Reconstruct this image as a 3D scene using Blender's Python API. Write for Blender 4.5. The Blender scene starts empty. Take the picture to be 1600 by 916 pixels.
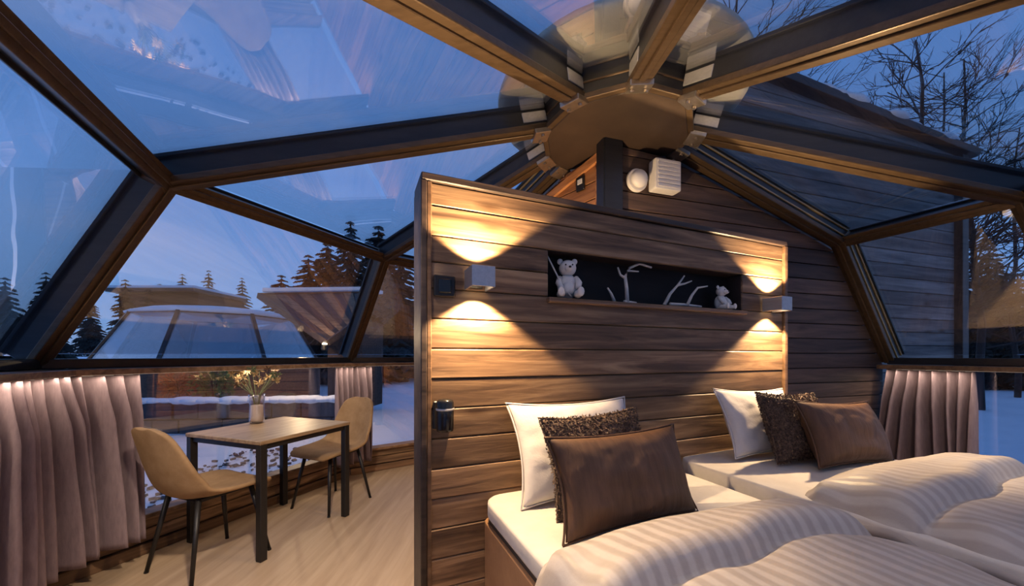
import bpy, bmesh, math, random
from mathutils import Vector, Matrix, noise
C = bpy.context.scene.collection
S = bpy.context.scene
random.seed(7)
PI = math.pi
def rad(d): return math.radians(d)

# ---------------------------------------------------------------- camera
cd = bpy.data.cameras.new('camera'); cam = bpy.data.objects.new('camera', cd); C.objects.link(cam)
cam.location = (0, 0, 1.28); cam.rotation_euler = (PI/2, 0, 0)
cd.sensor_width = 36; cd.lens = 570/1600*36; cd.shift_y = (556-458)/1600; cd.clip_start = .02; cd.clip_end = 300
S.camera = cam
# ---------------------------------------------------------------- colour management
S.view_settings.view_transform = 'Standard'; S.view_settings.look = 'None'
S.view_settings.gamma = 1; S.view_settings.use_curve_mapping = False
S.view_settings.exposure = 0.0
S.cycles.max_bounces = 10; S.cycles.transparent_max_bounces = 24; S.cycles.glossy_bounces = 4
S.cycles.sample_clamp_indirect = 6
# ---------------------------------------------------------------- sky (dusk)
w = bpy.data.worlds.new('dusk_sky'); S.world = w; w.use_nodes = True
nt = w.node_tree; nt.nodes.clear()
def N(nt, t, **k):
    n = nt.nodes.new(t)
    for a, v in k.items(): setattr(n, a, v)
    return n
tc = N(nt, 'ShaderNodeTexCoord'); sep = N(nt, 'ShaderNodeSeparateXYZ'); nt.links.new(tc.outputs['Generated'], sep.inputs[0])
rp = N(nt, 'ShaderNodeValToRGB'); nt.links.new(sep.outputs['Z'], rp.inputs[0])
def ramp(node, stops):
    el = node.color_ramp.elements
    while len(el) > len(stops): el.remove(el[-1])
    while len(el) < len(stops): el.new(1)
    for e, (p, c) in zip(el, stops): e.position = p; e.color = (*c, 1)
ramp(rp, [(0, (.19, .30, .51)), (.12, (.135, .27, .54)), (.4, (.088, .20, .47)), (.75, (.055, .145, .38)), (1, (.04, .11, .31))])
cn = N(nt, 'ShaderNodeTexNoise'); cn.inputs['Scale'].default_value = 2.2; cn.inputs['Detail'].default_value = 5
mp = N(nt, 'ShaderNodeMapping'); mp.inputs['Scale'].default_value = (1, 1, 2.6)
nt.links.new(tc.outputs['Generated'], mp.inputs[0]); nt.links.new(mp.outputs[0], cn.inputs['Vector'])
cr = N(nt, 'ShaderNodeValToRGB'); ramp(cr, [(.48, (0, 0, 0)), (.75, (.55, .55, .55))]); nt.links.new(cn.outputs['Fac'], cr.inputs[0])
mx = N(nt, 'ShaderNodeMixRGB'); mx.inputs['Color2'].default_value = (.25, .30, .46, 1)
nt.links.new(cr.outputs[0], mx.inputs[0]); nt.links.new(rp.outputs[0], mx.inputs['Color1'])
bg = N(nt, 'ShaderNodeBackground'); bg.inputs['Strength'].default_value = 1.8; nt.links.new(mx.outputs[0], bg.inputs[0])
wo = N(nt, 'ShaderNodeOutputWorld'); nt.links.new(bg.outputs[0], wo.inputs[0])

# ---------------------------------------------------------------- light strengths (lamps built below; bed, dining, right, floor, back ones are added fill)
SCONCE_UP, SCONCE_DOWN = 85, 85
BED_FILL, DINE_FILL, RIGHT_FILL, FLOOR_FILL, BACK_FILL, LED_W = 25, 230, 50, 170, 46, 4.6
WARM = (1, .68, .36); SOFT = (1, .82, .64)

# ================================================================ materials
def mat(name, col=(.5, .5, .5), rough=.5, metal=0, emis=None, es=1, spec=.5):
    m = bpy.data.materials.new(name); m.use_nodes = True
    b = m.node_tree.nodes['Principled BSDF']
    b.inputs['Base Color'].default_value = (*col, 1); b.inputs['Roughness'].default_value = rough
    b.inputs['Metallic'].default_value = metal; b.inputs['Specular IOR Level'].default_value = spec
    if emis:
        b.inputs['Emission Color'].default_value = (*emis, 1); b.inputs['Emission Strength'].default_value = es
    return m
def noisy(name, c1, c2, scale=(8, 8, 8), rough=.6, bump=.15, detail=6, metal=0, p=(.35, .7), rnd=True, bscale=None, spec=.4, dist=.02):
    m = mat(name, c1, rough, metal, spec=spec); t = m.node_tree; b = t.nodes['Principled BSDF']
    tc = N(t, 'ShaderNodeTexCoord'); mp = N(t, 'ShaderNodeMapping'); mp.inputs['Scale'].default_value = scale
    src = tc.outputs['Object']
    if rnd:
        oi = N(t, 'ShaderNodeObjectInfo'); ml = N(t, 'ShaderNodeMath', operation='MULTIPLY'); ml.inputs[1].default_value = 37.0
        t.links.new(oi.outputs['Random'], ml.inputs[0])
        ad = N(t, 'ShaderNodeVectorMath', operation='ADD'); t.links.new(src, ad.inputs[0]); t.links.new(ml.outputs[0], ad.inputs[1]); src = ad.outputs[0]
    t.links.new(src, mp.inputs[0])
    n = N(t, 'ShaderNodeTexNoise'); n.inputs['Scale'].default_value = 1; n.inputs['Detail'].default_value = detail; n.inputs['Roughness'].default_value = .65
    t.links.new(mp.outputs[0], n.inputs['Vector'])
    r = N(t, 'ShaderNodeValToRGB'); ramp(r, [(p[0], c1), (p[1], c2)]); t.links.new(n.outputs['Fac'], r.inputs[0])
    t.links.new(r.outputs[0], b.inputs['Base Color'])
    bm_ = N(t, 'ShaderNodeBump'); bm_.inputs['Strength'].default_value = bump; bm_.inputs['Distance'].default_value = dist
    t.links.new(n.outputs['Fac'], bm_.inputs['Height']); t.links.new(bm_.outputs[0], b.inputs['Normal'])
    return m
def wood(name, dark, mid, light, rough=.55, grain=(1.6, 22, 22), knots=True, bump=.25, var=.35):
    m = mat(name, mid, rough, spec=.35); t = m.node_tree; b = t.nodes['Principled BSDF']; L = t.links.new
    tc = N(t, 'ShaderNodeTexCoord'); oi = N(t, 'ShaderNodeObjectInfo')
    ml = N(t, 'ShaderNodeMath', operation='MULTIPLY'); ml.inputs[1].default_value = 53.0; L(oi.outputs['Random'], ml.inputs[0])
    ad = N(t, 'ShaderNodeVectorMath', operation='ADD'); L(tc.outputs['Object'], ad.inputs[0]); L(ml.outputs[0], ad.inputs[1])
    mp = N(t, 'ShaderNodeMapping'); mp.inputs['Scale'].default_value = grain; L(ad.outputs[0], mp.inputs[0])
    n = N(t, 'ShaderNodeTexNoise'); n.inputs['Scale'].default_value = 1; n.inputs['Detail'].default_value = 7; n.inputs['Roughness'].default_value = .6; n.inputs['Distortion'].default_value = .6
    L(mp.outputs[0], n.inputs['Vector'])
    r = N(t, 'ShaderNodeValToRGB'); ramp(r, [(.34, dark), (.5, mid), (.67, light)]); L(n.outputs['Fac'], r.inputs[0])
    col = r.outputs[0]
    if knots:
        mp2 = N(t, 'ShaderNodeMapping'); mp2.inputs['Scale'].default_value = (2.4, 7, 7); L(ad.outputs[0], mp2.inputs[0])
        v = N(t, 'ShaderNodeTexVoronoi'); v.inputs['Scale'].default_value = 1; L(mp2.outputs[0], v.inputs['Vector'])
        kr = N(t, 'ShaderNodeValToRGB'); ramp(kr, [(.05, (.35, .28, .22)), (.19, (1, 1, 1))]); L(v.outputs['Distance'], kr.inputs[0])
        mu = N(t, 'ShaderNodeMixRGB', blend_type='MULTIPLY'); mu.inputs[0].default_value = .85; L(col, mu.inputs[1]); L(kr.outputs[0], mu.inputs[2]); col = mu.outputs[0]
    hs = N(t, 'ShaderNodeHueSaturation'); L(col, hs.inputs['Color'])
    mr = N(t, 'ShaderNodeMapRange'); mr.inputs['To Min'].default_value = 1-var; mr.inputs['To Max'].default_value = 1+var*.8; L(oi.outputs['Random'], mr.inputs[0]); L(mr.outputs[0], hs.inputs['Value'])
    L(hs.outputs[0], b.inputs['Base Color'])
    bp = N(t, 'ShaderNodeBump'); bp.inputs['Strength'].default_value = bump; bp.inputs['Distance'].default_value = .01; L(n.outputs['Fac'], bp.inputs['Height']); L(bp.outputs[0], b.inputs['Normal'])
    return m
M = {}
M['plank'] = wood('aged_pine_plank', (.065, .036, .02), (.17, .098, .053), (.32, .20, .11))
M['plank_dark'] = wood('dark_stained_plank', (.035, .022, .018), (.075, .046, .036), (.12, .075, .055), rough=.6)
M['plank_lamplit'] = wood('lamplit_orange_plank', (.22, .09, .035), (.40, .175, .07), (.52, .25, .105), rough=.45)  # orange of the lamplight on the cabin wall is put into this colour
M['plank_ext'] = wood('weathered_exterior_plank', (.10, .085, .08), (.19, .155, .14), (.29, .24, .22), rough=.75)
M['trim_wood'] = wood('brown_trim_wood', (.09, .05, .028), (.17, .095, .052), (.25, .145, .08), rough=.45, knots=False)
M['edge_dark'] = wood('dark_end_trim', (.022, .015, .012), (.045, .029, .022), (.07, .046, .036), rough=.45, knots=False)
M['frame'] = noisy('charcoal_metal_frame', (.010, .011, .015), (.018, .019, .025), (3, 30, 30), rough=.32, bump=.03)
M['bronze'] = noisy('bronze_inner_cap', (.075, .048, .028), (.115, .075, .044), (2, 40, 40), rough=.36, bump=.05, metal=.35)
M['brass'] = noisy('brass_edge_strip', (.26, .20, .10), (.36, .28, .15), (2, 40, 40), rough=.35, bump=.05, metal=.5)
M['steel'] = noisy('bracket_steel', (.42, .36, .29), (.55, .48, .4), (30, 30, 30), rough=.3, bump=.05, metal=.9)
M['black'] = noisy('black_powder_coat', (.008, .007, .007), (.014, .012, .012), (40, 40, 40), rough=.42, bump=.03)
M['blackgloss'] = noisy('black_gloss_plastic', (.006, .006, .007), (.01, .01, .011), (20, 20, 20), rough=.18, bump=.0)
M['floor'] = wood('oak_vinyl_floor', (.34, .235, .145), (.40, .285, .18), (.46, .335, .22), rough=.5, grain=(14, 1.1, 1), knots=False, bump=.06, var=0)
M['table'] = wood('oak_table_top', (.17, .105, .055), (.26, .17, .095), (.34, .23, .135), rough=.4, grain=(3, 26, 26), knots=False, bump=.1, var=0)
M['suede'] = noisy('tan_suede', (.25, .15, .072), (.34, .215, .11), (9, 9, 9), rough=.85, bump=.1, spec=.2)
M['curtain'] = noisy('mauve_taupe_curtain', (.21, .148, .155), (.28, .205, .21), (60, 60, 12), rough=.8, bump=.1, spec=.2, rnd=False)
M['sheet'] = noisy('white_cotton_sheet', (.50, .465, .435), (.57, .535, .50), (12, 12, 12), rough=.85, bump=.25, spec=.2, dist=.01)
M['pillow_white'] = noisy('white_pillowcase', (.52, .49, .48), (.60, .57, .56), (7, 7, 7), rough=.85, bump=.3, spec=.2)
M['velvet'] = noisy('brown_velvet', (.065, .033, .018), (.105, .055, .032), (40, 6, 6), rough=.6, bump=.25, spec=.3)
M['pile'] = noisy('mottled_brown_pile', (.035, .018, .013), (.20, .125, .085), (90, 90, 90), rough=.6, bump=.9, p=(.4, .62), spec=.5)
M['base'] = noisy('brown_bed_upholstery', (.24, .125, .06), (.31, .17, .085), (10, 10, 10), rough=.6, bump=.1)
M['piping'] = mat('dark_bed_gap', (.03, .02, .015), .7)
M['ceramic'] = noisy('off_white_ceramic', (.60, .56, .52), (.70, .66, .62), (20, 20, 20), rough=.4, bump=.05)
M['antler'] = noisy('bleached_antler', (.50, .45, .40), (.66, .60, .54), (30, 30, 30), rough=.6, bump=.2)
M['white'] = noisy('white_plastic', (.62, .60, .60), (.68, .66, .66), (20, 20, 20), rough=.45, bump=.02)
M['cream'] = noisy('cream_cap_disc', (.56, .51, .40), (.66, .60, .49), (3, 3, 3), rough=.8, bump=.05)
M['hub'] = noisy('brown_hub_plate', (.04, .026, .019), (.058, .038, .027), (5, 5, 5), rough=.45, bump=.04)
M['alu'] = noisy('brushed_aluminium', (.38, .38, .40), (.46, .46, .48), (60, 4, 60), rough=.4, bump=.05, metal=.6)
M['glow'] = mat('lamp_glow', (1, .9, .7), .5, emis=(1, .80, .52), es=12)
M['led'] = mat('led_glow', (1, .9, .8), .5, emis=(1, .80, .62), es=1.5)
M['niche'] = noisy('niche_lining', (.018, .012, .011), (.03, .02, .018), (3, 20, 20), rough=.6, bump=.1)
M['snow'] = noisy('snow', (.72, .76, .82), (.86, .88, .92), (.6, .6, .6), rough=.8, bump=.4, rnd=False, dist=.1)
M['house'] = wood('dark_cabin_wall', (.05, .03, .024), (.09, .055, .04), (.13, .08, .055), rough=.8, knots=False)
M['roofplank'] = wood('cabin_roof_boards', (.13, .075, .045), (.22, .135, .085), (.30, .19, .12), rough=.7, knots=False)
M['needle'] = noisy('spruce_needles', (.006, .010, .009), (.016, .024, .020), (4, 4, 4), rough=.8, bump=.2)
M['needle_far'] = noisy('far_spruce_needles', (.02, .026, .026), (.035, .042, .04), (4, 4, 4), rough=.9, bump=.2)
M['bark'] = noisy('dark_bark', (.018, .014, .014), (.035, .028, .026), (20, 20, 4), rough=.9, bump=.5)
M['stone'] = noisy('dark_stone', (.035, .035, .04), (.07, .07, .08), (9, 9, 9), rough=.8, bump=.4)
M['leaf'] = noisy('shrub_leaf', (.05, .10, .03), (.10, .17, .05), (9, 9, 9), rough=.7, bump=.2)
M['leafred'] = noisy('red_shrub_leaf', (.22, .05, .03), (.34, .09, .05), (9, 9, 9), rough=.7, bump=.2)
M['dry1'] = noisy('dried_tan_petal', (.36, .22, .09), (.5, .34, .16), (30, 30, 30), rough=.8, bump=.2)
M['dry2'] = noisy('dried_brown_petal', (.12, .06, .03), (.2, .11, .06), (30, 30, 30), rough=.8, bump=.2)
M['dry3'] = noisy('dried_green_leaf', (.10, .11, .05), (.16, .17, .08), (30, 30, 30), rough=.8, bump=.2)

def stripes():
    m = noisy('striped_duvet_cover', (.385, .35, .33), (.44, .40, .38), (9, 9, 9), rough=.75, bump=.25, spec=.25, dist=.012)
    t = m.node_tree; b = t.nodes['Principled BSDF']; L = t.links.new
    tc = N(t, 'ShaderNodeTexCoord'); sp = N(t, 'ShaderNodeSeparateXYZ'); L(tc.outputs['UV'], sp.inputs[0])
    a = N(t, 'ShaderNodeMath', operation='MULTIPLY'); a.inputs[1].default_value = 2*PI/.046; L(sp.outputs['X'], a.inputs[0])
    s = N(t, 'ShaderNodeMath', operation='SINE'); L(a.outputs[0], s.inputs[0])
    r = N(t, 'ShaderNodeMapRange'); r.inputs['From Min'].default_value = -.5; r.inputs['From Max'].default_value = .5; L(s.outputs[0], r.inputs[0])
    src = b.inputs['Base Color'].links[0].from_socket
    mu = N(t, 'ShaderNodeMixRGB', blend_type='MULTIPLY'); mu.inputs['Color2'].default_value = (.80, .78, .76, 1)
    L(r.outputs[0], mu.inputs[0]); L(src, mu.inputs['Color1']); L(mu.outputs[0], b.inputs['Base Color'])
    rr = N(t, 'ShaderNodeMapRange'); rr.inputs['To Min'].default_value = .8; rr.inputs['To Max'].default_value = .5; L(r.outputs[0], rr.inputs[0]); L(rr.outputs[0], b.inputs['Roughness'])
    return m
M['duvet'] = stripes()
def glass(name, tint=(.93, .95, .98), k=4.2, rough=.004, base=.0):
    m = bpy.data.materials.new(name); m.use_nodes = True; t = m.node_tree; t.nodes.clear(); L = t.links.new
    tr = N(t, 'ShaderNodeBsdfTransparent'); tr.inputs[0].default_value = (*tint, 1)
    gl = N(t, 'ShaderNodeBsdfGlossy'); gl.inputs['Roughness'].default_value = rough; gl.inputs[0].default_value = (1, 1, 1, 1)
    lw = N(t, 'ShaderNodeLayerWeight'); lw.inputs[0].default_value = .5     # Schlick's Fresnel from the facing ratio, same on both faces
    pw = N(t, 'ShaderNodeMath', operation='POWER'); pw.inputs[1].default_value = 5; L(lw.outputs['Facing'], pw.inputs[0])
    ma = N(t, 'ShaderNodeMath', operation='MULTIPLY_ADD'); ma.inputs[1].default_value = .95; ma.inputs[2].default_value = .045; L(pw.outputs[0], ma.inputs[0])
    ml = N(t, 'ShaderNodeMath', operation='MULTIPLY', use_clamp=True); ml.inputs[1].default_value = k; L(ma.outputs[0], ml.inputs[0])
    tc = N(t, 'ShaderNodeTexCoord'); n = N(t, 'ShaderNodeTexNoise'); n.inputs['Scale'].default_value = 1.3; n.inputs['Detail'].default_value = 2; L(tc.outputs['Object'], n.inputs['Vector'])
    bp = N(t, 'ShaderNodeBump'); bp.inputs['Strength'].default_value = .06; bp.inputs['Distance'].default_value = .05; L(n.outputs['Fac'], bp.inputs['Height']); L(bp.outputs[0], gl.inputs['Normal'])
    mxx = N(t, 'ShaderNodeMixShader'); L(ml.outputs[0], mxx.inputs[0]); L(tr.outputs[0], mxx.inputs[1]); L(gl.outputs[0], mxx.inputs[2])
    o = N(t, 'ShaderNodeOutputMaterial'); L(mxx.outputs[0], o.inputs[0])
    return m
M['glass'] = glass('dome_glass')
M['vase'] = glass('vase_glass', (.90, .86, .84), 2.6)

# ================================================================ mesh helpers
def box(bm, c, s, rot=None):
    """box centre c, full size s, optional 3x3 rot"""
    vs = []
    for x in (-.5, .5):
        for y in (-.5, .5):
            for z in (-.5, .5):
                v = Vector((x*s[0], y*s[1], z*s[2]))
                if rot is not None: v = rot @ v
                vs.append(bm.verts.new(v + Vector(c)))
    for f in ((0, 1, 3, 2), (4, 6, 7, 5), (0, 4, 5, 1), (2, 3, 7, 6), (0, 2, 6, 4), (1, 5, 7, 3)):
        bm.faces.new([vs[i] for i in f])
def frame_of(d, up):
    d = d.normalized(); s = d.cross(up).normalized(); u = s.cross(d).normalized()
    return Matrix((d, s, u)).transposed()
def bar(bm, a, b, w_, h_, up=Vector((0, 0, 1)), off=0):
    a = Vector(a); b = Vector(b); R = frame_of(b-a, Vector(up)); box(bm, (a+b)/2 + R.col[2]*off, ((b-a).length, w_, h_), R)
def tube(bm, pts, rs, n=8, caps=True):
    pts = [Vector(p) for p in pts]; rings = []
    if not hasattr(rs, '__len__'): rs = [rs]*len(pts)
    ref = Vector((.31, .17, .93)).normalized()
    for i, p in enumerate(pts):
        d = (pts[min(i+1, len(pts)-1)] - pts[max(i-1, 0)]).normalized()
        s = d.cross(ref)
        if s.length < .05: s = d.cross(Vector((1, 0, 0)))
        s.normalize(); u = s.cross(d)
        rings.append([bm.verts.new(p + rs[i]*(math.cos(2*PI*k/n)*s + math.sin(2*PI*k/n)*u)) for k in range(n)])
    for r0, r1 in zip(rings, rings[1:]):
        for k in range(n): bm.faces.new((r0[k], r0[(k+1) % n], r1[(k+1) % n], r1[k]))
    if caps: bm.faces.new(rings[0][::-1]); bm.faces.new(rings[-1])
def lathe(bm, prof, n=24, c=(0, 0, 0)):
    rings = [[bm.verts.new((c[0]+r*math.cos(2*PI*k/n), c[1]+r*math.sin(2*PI*k/n), c[2]+z)) for k in range(n)] for r, z in prof]
    for r0, r1 in zip(rings, rings[1:]):
        for k in range(n): bm.faces.new((r0[k], r0[(k+1) % n], r1[(k+1) % n], r1[k]))
    bm.faces.new(rings[0][::-1]); bm.faces.new(rings[-1])
def ball(bm, c, r, seg=14, rot=None):
    r = r if hasattr(r, '__len__') else (r, r, r)
    g = bmesh.ops.create_uvsphere(bm, u_segments=seg, v_segments=max(6, seg*2//3), radius=1)
    for v in g['verts']:
        p = Vector((v.co.x*r[0], v.co.y*r[1], v.co.z*r[2]))
        if rot is not None: p = rot @ p
        v.co = p + Vector(c)
def prism(bm, poly, d):
    """poly: list of 3d points (planar), extruded by vector d"""
    d = Vector(d); a = [bm.verts.new(Vector(p)) for p in poly]; b = [bm.verts.new(Vector(p)+d) for p in poly]
    bm.faces.new(a[::-1]); bm.faces.new(b); n = len(poly)
    for i in range(n): bm.faces.new((a[i], a[(i+1) % n], b[(i+1) % n], b[i]))
def obj(name, bm, m, parent=None, bevel=0, smooth=False, sub=0, solid=0, loc=None, rotz=0):
    bmesh.ops.recalc_face_normals(bm, faces=bm.faces[:])
    if bevel:
        bmesh.ops.bevel(bm, geom=bm.edges[:], offset=bevel, segments=2 if bevel > .004 else 1, profile=.6, affect='EDGES', clamp_overlap=True)
    me = bpy.data.meshes.new(name); bm.to_mesh(me); bm.free()
    me.materials.append(M[m] if isinstance(m, str) else m)
    if smooth:
        for p in me.polygons: p.use_smooth = True
    o = bpy.data.objects.new(name, me); C.objects.link(o)
    if parent: o.parent = parent
    if loc is not None: o.location = loc
    if rotz: o.rotation_euler.z = rotz
    if solid:
        md = o.modifiers.new('thickness', 'SOLIDIFY'); md.thickness = solid; md.offset = 0
    if sub:
        md = o.modifiers.new('smooth', 'SUBSURF'); md.levels = sub; md.render_levels = sub
    return o
def B(): return bmesh.new()
def thing(name, label, cat, loc=(0, 0, 0), rotz=0, group=None):
    o = bpy.data.objects.new(name, None); C.objects.link(o); o.empty_display_size = .1
    o.location = loc; o.rotation_euler = (0, 0, rotz); o['label'] = label; o['category'] = cat
    if group: o['group'] = group
    return o
def tag(o, label, cat, group=None):
    o['label'] = label; o['category'] = cat
    if group: o['group'] = group
    return o
def struct(o, label, cat):
    o['kind'] = 'structure'; o['label'] = label; o['category'] = cat; return o
def dup(o, label=None, loc=None, rotz=None, parent=None):
    c = o.copy(); C.objects.link(c)
    if parent: c.parent = parent
    if label: c['label'] = label
    if loc is not None: c.location = loc
    if rotz is not None: c.rotation_euler.z = rotz
    for ch in list(o.children): dup(ch, parent=c)
    return c
def lamp(kind, name, loc, energy, col, parent=None, **k):
    l = bpy.data.lights.new(name, kind); l.energy = energy; l.color = col
    for a, v in k.items():
        if a not in ('rot',): setattr(l, a, v)
    o = bpy.data.objects.new(name, l); C.objects.link(o); o.location = loc
    if 'rot' in k: o.rotation_euler = k['rot']
    if parent: o.parent = parent
    return o

# ================================================================ dome geometry
HUB = Vector((.66, 2.33, 0))
def pol(az, r, z): return HUB + Vector((r*math.cos(rad(az)), r*math.sin(rad(az)), z))
# ring order goes clockwise seen from above, from the left end of the cabin wall round behind the camera to the right end
BASE = [Vector((-1.0, 4.42, 0)), Vector((-1.74, 3.90, 0)), Vector((-2.553, 1.94, 0)), pol(228, 3.2, 0), pol(268, 3.2, 0),
        pol(-50, 3.2, 0), pol(-3, 2.92, 0), Vector((3.22, 3.11, 0))]
ZJ, ZR, ZH = 2.2, 1.2, 2.70
JN = [pol(128.5, 2.08, ZJ), Vector((-1.007*1.195*1.0, 3.43, ZJ)), Vector((-1.825, 1.925, ZJ)), Vector((-1.127, .336, ZJ)), pol(268, 2.5, ZJ),
      pol(-52, 2.5, ZJ), Vector((2.968, 2.115, ZJ)), Vector((2.646, 2.946, ZJ))]
HAZ = [128.5, 149, 189, 228, 268, 308, 355, 17]
HR = [pol(a, .45, ZH) for a in HAZ]
NS = len(BASE)
MID = HUB + Vector((0, 0, .9))

# ---------------------------------------------------------------- floor
bm = B(); prism(bm, [b + (b-HUB)*.03 for b in BASE] + [HUB + Vector((.9, 2.6, 0))], (0, 0, -.12))
struct(obj('floor', bm, 'floor'), 'light oak brown smooth floor of the glass dome', 'floor')

# ---------------------------------------------------------------- low walls, sills, rails, curtain lights
SIDE = ['back_left', 'left', 'front_left', 'front', 'front_right', 'right', 'back_right']
tcount = [0]
def trim(bm, m, label, **k):
    tcount[0] += 1
    return struct(obj('trim_%d' % tcount[0], bm, m, **k), label, 'trim')
wcount = [0]
for i in range(NS-1):
    a, b = BASE[i], BASE[i+1]; d = (b-a).normalized(); inn = Vector((-d.y, d.x, 0))
    if inn.dot(HUB-a) < 0: inn = -inn
    out = -inn
    bm = B(); prism(bm, [a+out*.03, b+out*.03, b+out*.12, a+out*.12], (0, 0, .24))
    wl = struct(obj('wall_%s' % SIDE[i], bm, 'plank_dark'), 'low wooden plinth wall below the %s windows' % SIDE[i].replace('_', ' '), 'wall')
    L = (b-a).length; ang = math.atan2(d.y, d.x)
    for z0 in (.075, .16):
        bm = B(); box(bm, (L/2, 0, .04), (L, .03, .078))
        p = obj('plank', bm, 'plank', wl, bevel=.004); p.location = a + out*.012 + Vector((0, 0, z0)); p.rotation_euler.z = ang
    bm = B(); box(bm, (L/2, 0, .035), (L-.02, .022, .07)); q = obj('baseboard_%s' % SIDE[i], bm, 'trim_wood', bevel=.004, loc=a + inn*.014, rotz=ang)
    struct(q, 'narrow brown baseboard strip along the %s plinth' % SIDE[i].replace('_', ' '), 'baseboard')
    bm = B(); bar(bm, a + Vector((0, 0, .255)), b + Vector((0, 0, .255)), .13, .028)
    trim(bm, 'trim_wood', 'brown wooden window sill above the %s plinth' % SIDE[i].replace('_', ' '), bevel=.004)
    # ring rail: dark top member with brown lower board
    bm = B(); bar(bm, a + out*.02 + Vector((0, 0, 1.235)), b + out*.02 + Vector((0, 0, 1.235)), .13, .055)
    rl = trim(bm, 'frame', 'dark horizontal ring rail above the %s windows' % SIDE[i].replace('_', ' '), bevel=.004)
    bm = B(); bar(bm, a + inn*.075 + Vector((0, 0, 1.188)), b + inn*.075 + Vector((0, 0, 1.188)), .25, .034); obj('rail_board', bm, 'trim_wood', rl, bevel=.003)
    bm = B(); bar(bm, a + inn*.188 + d*.12 + Vector((0, 0, 1.1725)), b + inn*.188 - d*.12 + Vector((0, 0, 1.1725)), .010, .004); obj('led_strip', bm, 'led', rl)
    lamp('AREA', 'led_light', (a+b)/2 + inn*.188 + Vector((0, 0, 1.165)), LED_W*L/2, SOFT, rl, shape='RECTANGLE', size=L*.9, size_y=.04, rot=(0, 0, ang))
    # lower vertical pane
    wcount[0] += 1; bm = B(); prism(bm, [a+out*.05+Vector((0, 0, .26)), b+out*.05+Vector((0, 0, .26)), b+out*.05+Vector((0, 0, 1.2)), a+out*.05+Vector((0, 0, 1.2))], out*.008)
    struct(obj('window_%d' % wcount[0], bm, 'glass'), 'low upright glass pane under the %s ring rail' % SIDE[i].replace('_', ' '), 'window')
    # corner mullion
    if 0 < i:
        bm = B(); bar(bm, a+Vector((0, 0, .26)), a+Vector((0, 0, 1.2)), .06, .06, up=(a-HUB)); trim(bm, 'frame', 'dark upright mullion at the start of the %s windows' % SIDE[i].replace('_', ' '), bevel=.003)

# ---------------------------------------------------------------- dome beams
def beam(a, b, label, w_=.10, h_=.13, bracket=False, brass=False):
    m_ = (a+b)/2; n_ = (m_-MID); dd = (b-a).normalized(); n_ = (n_ - dd*n_.dot(dd)).normalized()
    bm = B(); bar(bm, a, b, w_*.78, h_, up=n_, off=h_*.35)
    t = trim(bm, 'frame', label, bevel=.004)
    bm = B(); bar(bm, a, b, w_, .036, up=n_, off=-h_*.15); obj('inner_cap', bm, 'bronze', t, bevel=.006)
    bm = B(); bar(bm, a, b, w_*.32, .014, up=n_, off=-h_*.15-.022); obj('cap_groove', bm, 'bronze', t, bevel=.003)
    bm = B(); bar(bm, a, b, w_*1.15, .02, up=n_, off=h_*.80); obj('glazing_bead', bm, 'frame', t, bevel=.003)
    if brass:
        R = frame_of(b-a, n_)
        for sd, of in ((-1, .62), (1, .62), (-1, .2), (1, .2)):
            bm = B(); q = R.col[1]*sd*w_*.42 + n_*h_*of; bar(bm, a+q, b+q, .012, .012, up=n_); obj('brass_edge', bm, 'brass', t, bevel=.002)
    if bracket:
        R = frame_of(b-a, n_); p = a + dd*.05
        bm = B(); box(bm, p - n_*.048 , (.10, w_*1.12, .028), R); br = obj('bracket', bm, 'steel', t, bevel=.005)
        for s in (-1, 1):
            bm = B(); box(bm, p + dd*.03 + n_*.045 + R.col[1]*s*w_*.40, (.15, .006, .06), R); obj('side_plate', bm, 'alu', t, bevel=.002)
            bm = B(); q = p - n_*.064 + R.col[1]*s*w_*.33; tube(bm, [q, q - n_*.012], .011, 6); obj('bolt', bm, 'steel', br)
    return t
NAMES = ['cabin left', 'table far', 'left', 'upper left', 'overhead', 'upper right', 'right', 'cabin right']
for i in range(NS):
    f = Vector((BASE[i].x, BASE[i].y, ZR+.04))
    beam(f, JN[i], 'slanted dark dome post rising from the ring rail at the %s joint' % NAMES[i], brass=i in (0, NS-1))
    beam(HR[i], JN[i], 'dark roof rib with bronze cap running from hub to the %s joint' % NAMES[i], w_=.105, bracket=True, brass=i in (0, NS-1))
    if i < NS-1: beam(JN[i], JN[i+1], 'dark horizontal roof bar between the %s and %s joints' % (NAMES[i], NAMES[i+1]), w_=.085, h_=.11)
    # joint connector
    bm = B(); n_ = (JN[i]-MID).normalized(); tube(bm, [JN[i]-n_*.035, JN[i]+n_*.09], .062, 8); trim(bm, 'bronze', 'bronze joint plate where the %s dome bars meet' % NAMES[i], bevel=.004)
def pane(pts, label):
    c = sum(pts, Vector())/len(pts); n_ = (c-MID)
    nn = (pts[1]-pts[0]).cross(pts[2]-pts[0]).normalized()
    if nn.dot(n_) < 0: nn = -nn
    pts = [p + nn*.085 for p in pts]
    bm = B(); prism(bm, pts, nn*.008)
    bmesh.ops.triangulate(bm, faces=[f for f in bm.faces if len(f.verts) > 4])
    wcount[0] += 1
    struct(obj('window_%d' % wcount[0], bm, 'glass'), label, 'window')
for i in range(NS-1):
    fa = Vector((BASE[i].x, BASE[i].y, ZR+.04)); fb = Vector((BASE[i+1].x, BASE[i+1].y, ZR+.04))
    pane([fa, fb, JN[i+1], JN[i]], 'slanted glass pane above the %s ring rail' % SIDE[i].replace('_', ' '))
    pane([JN[i], JN[i+1], HR[i+1], HR[i]], 'sloping roof glass pane between hub and the %s side' % SIDE[i].replace('_', ' '))
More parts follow.
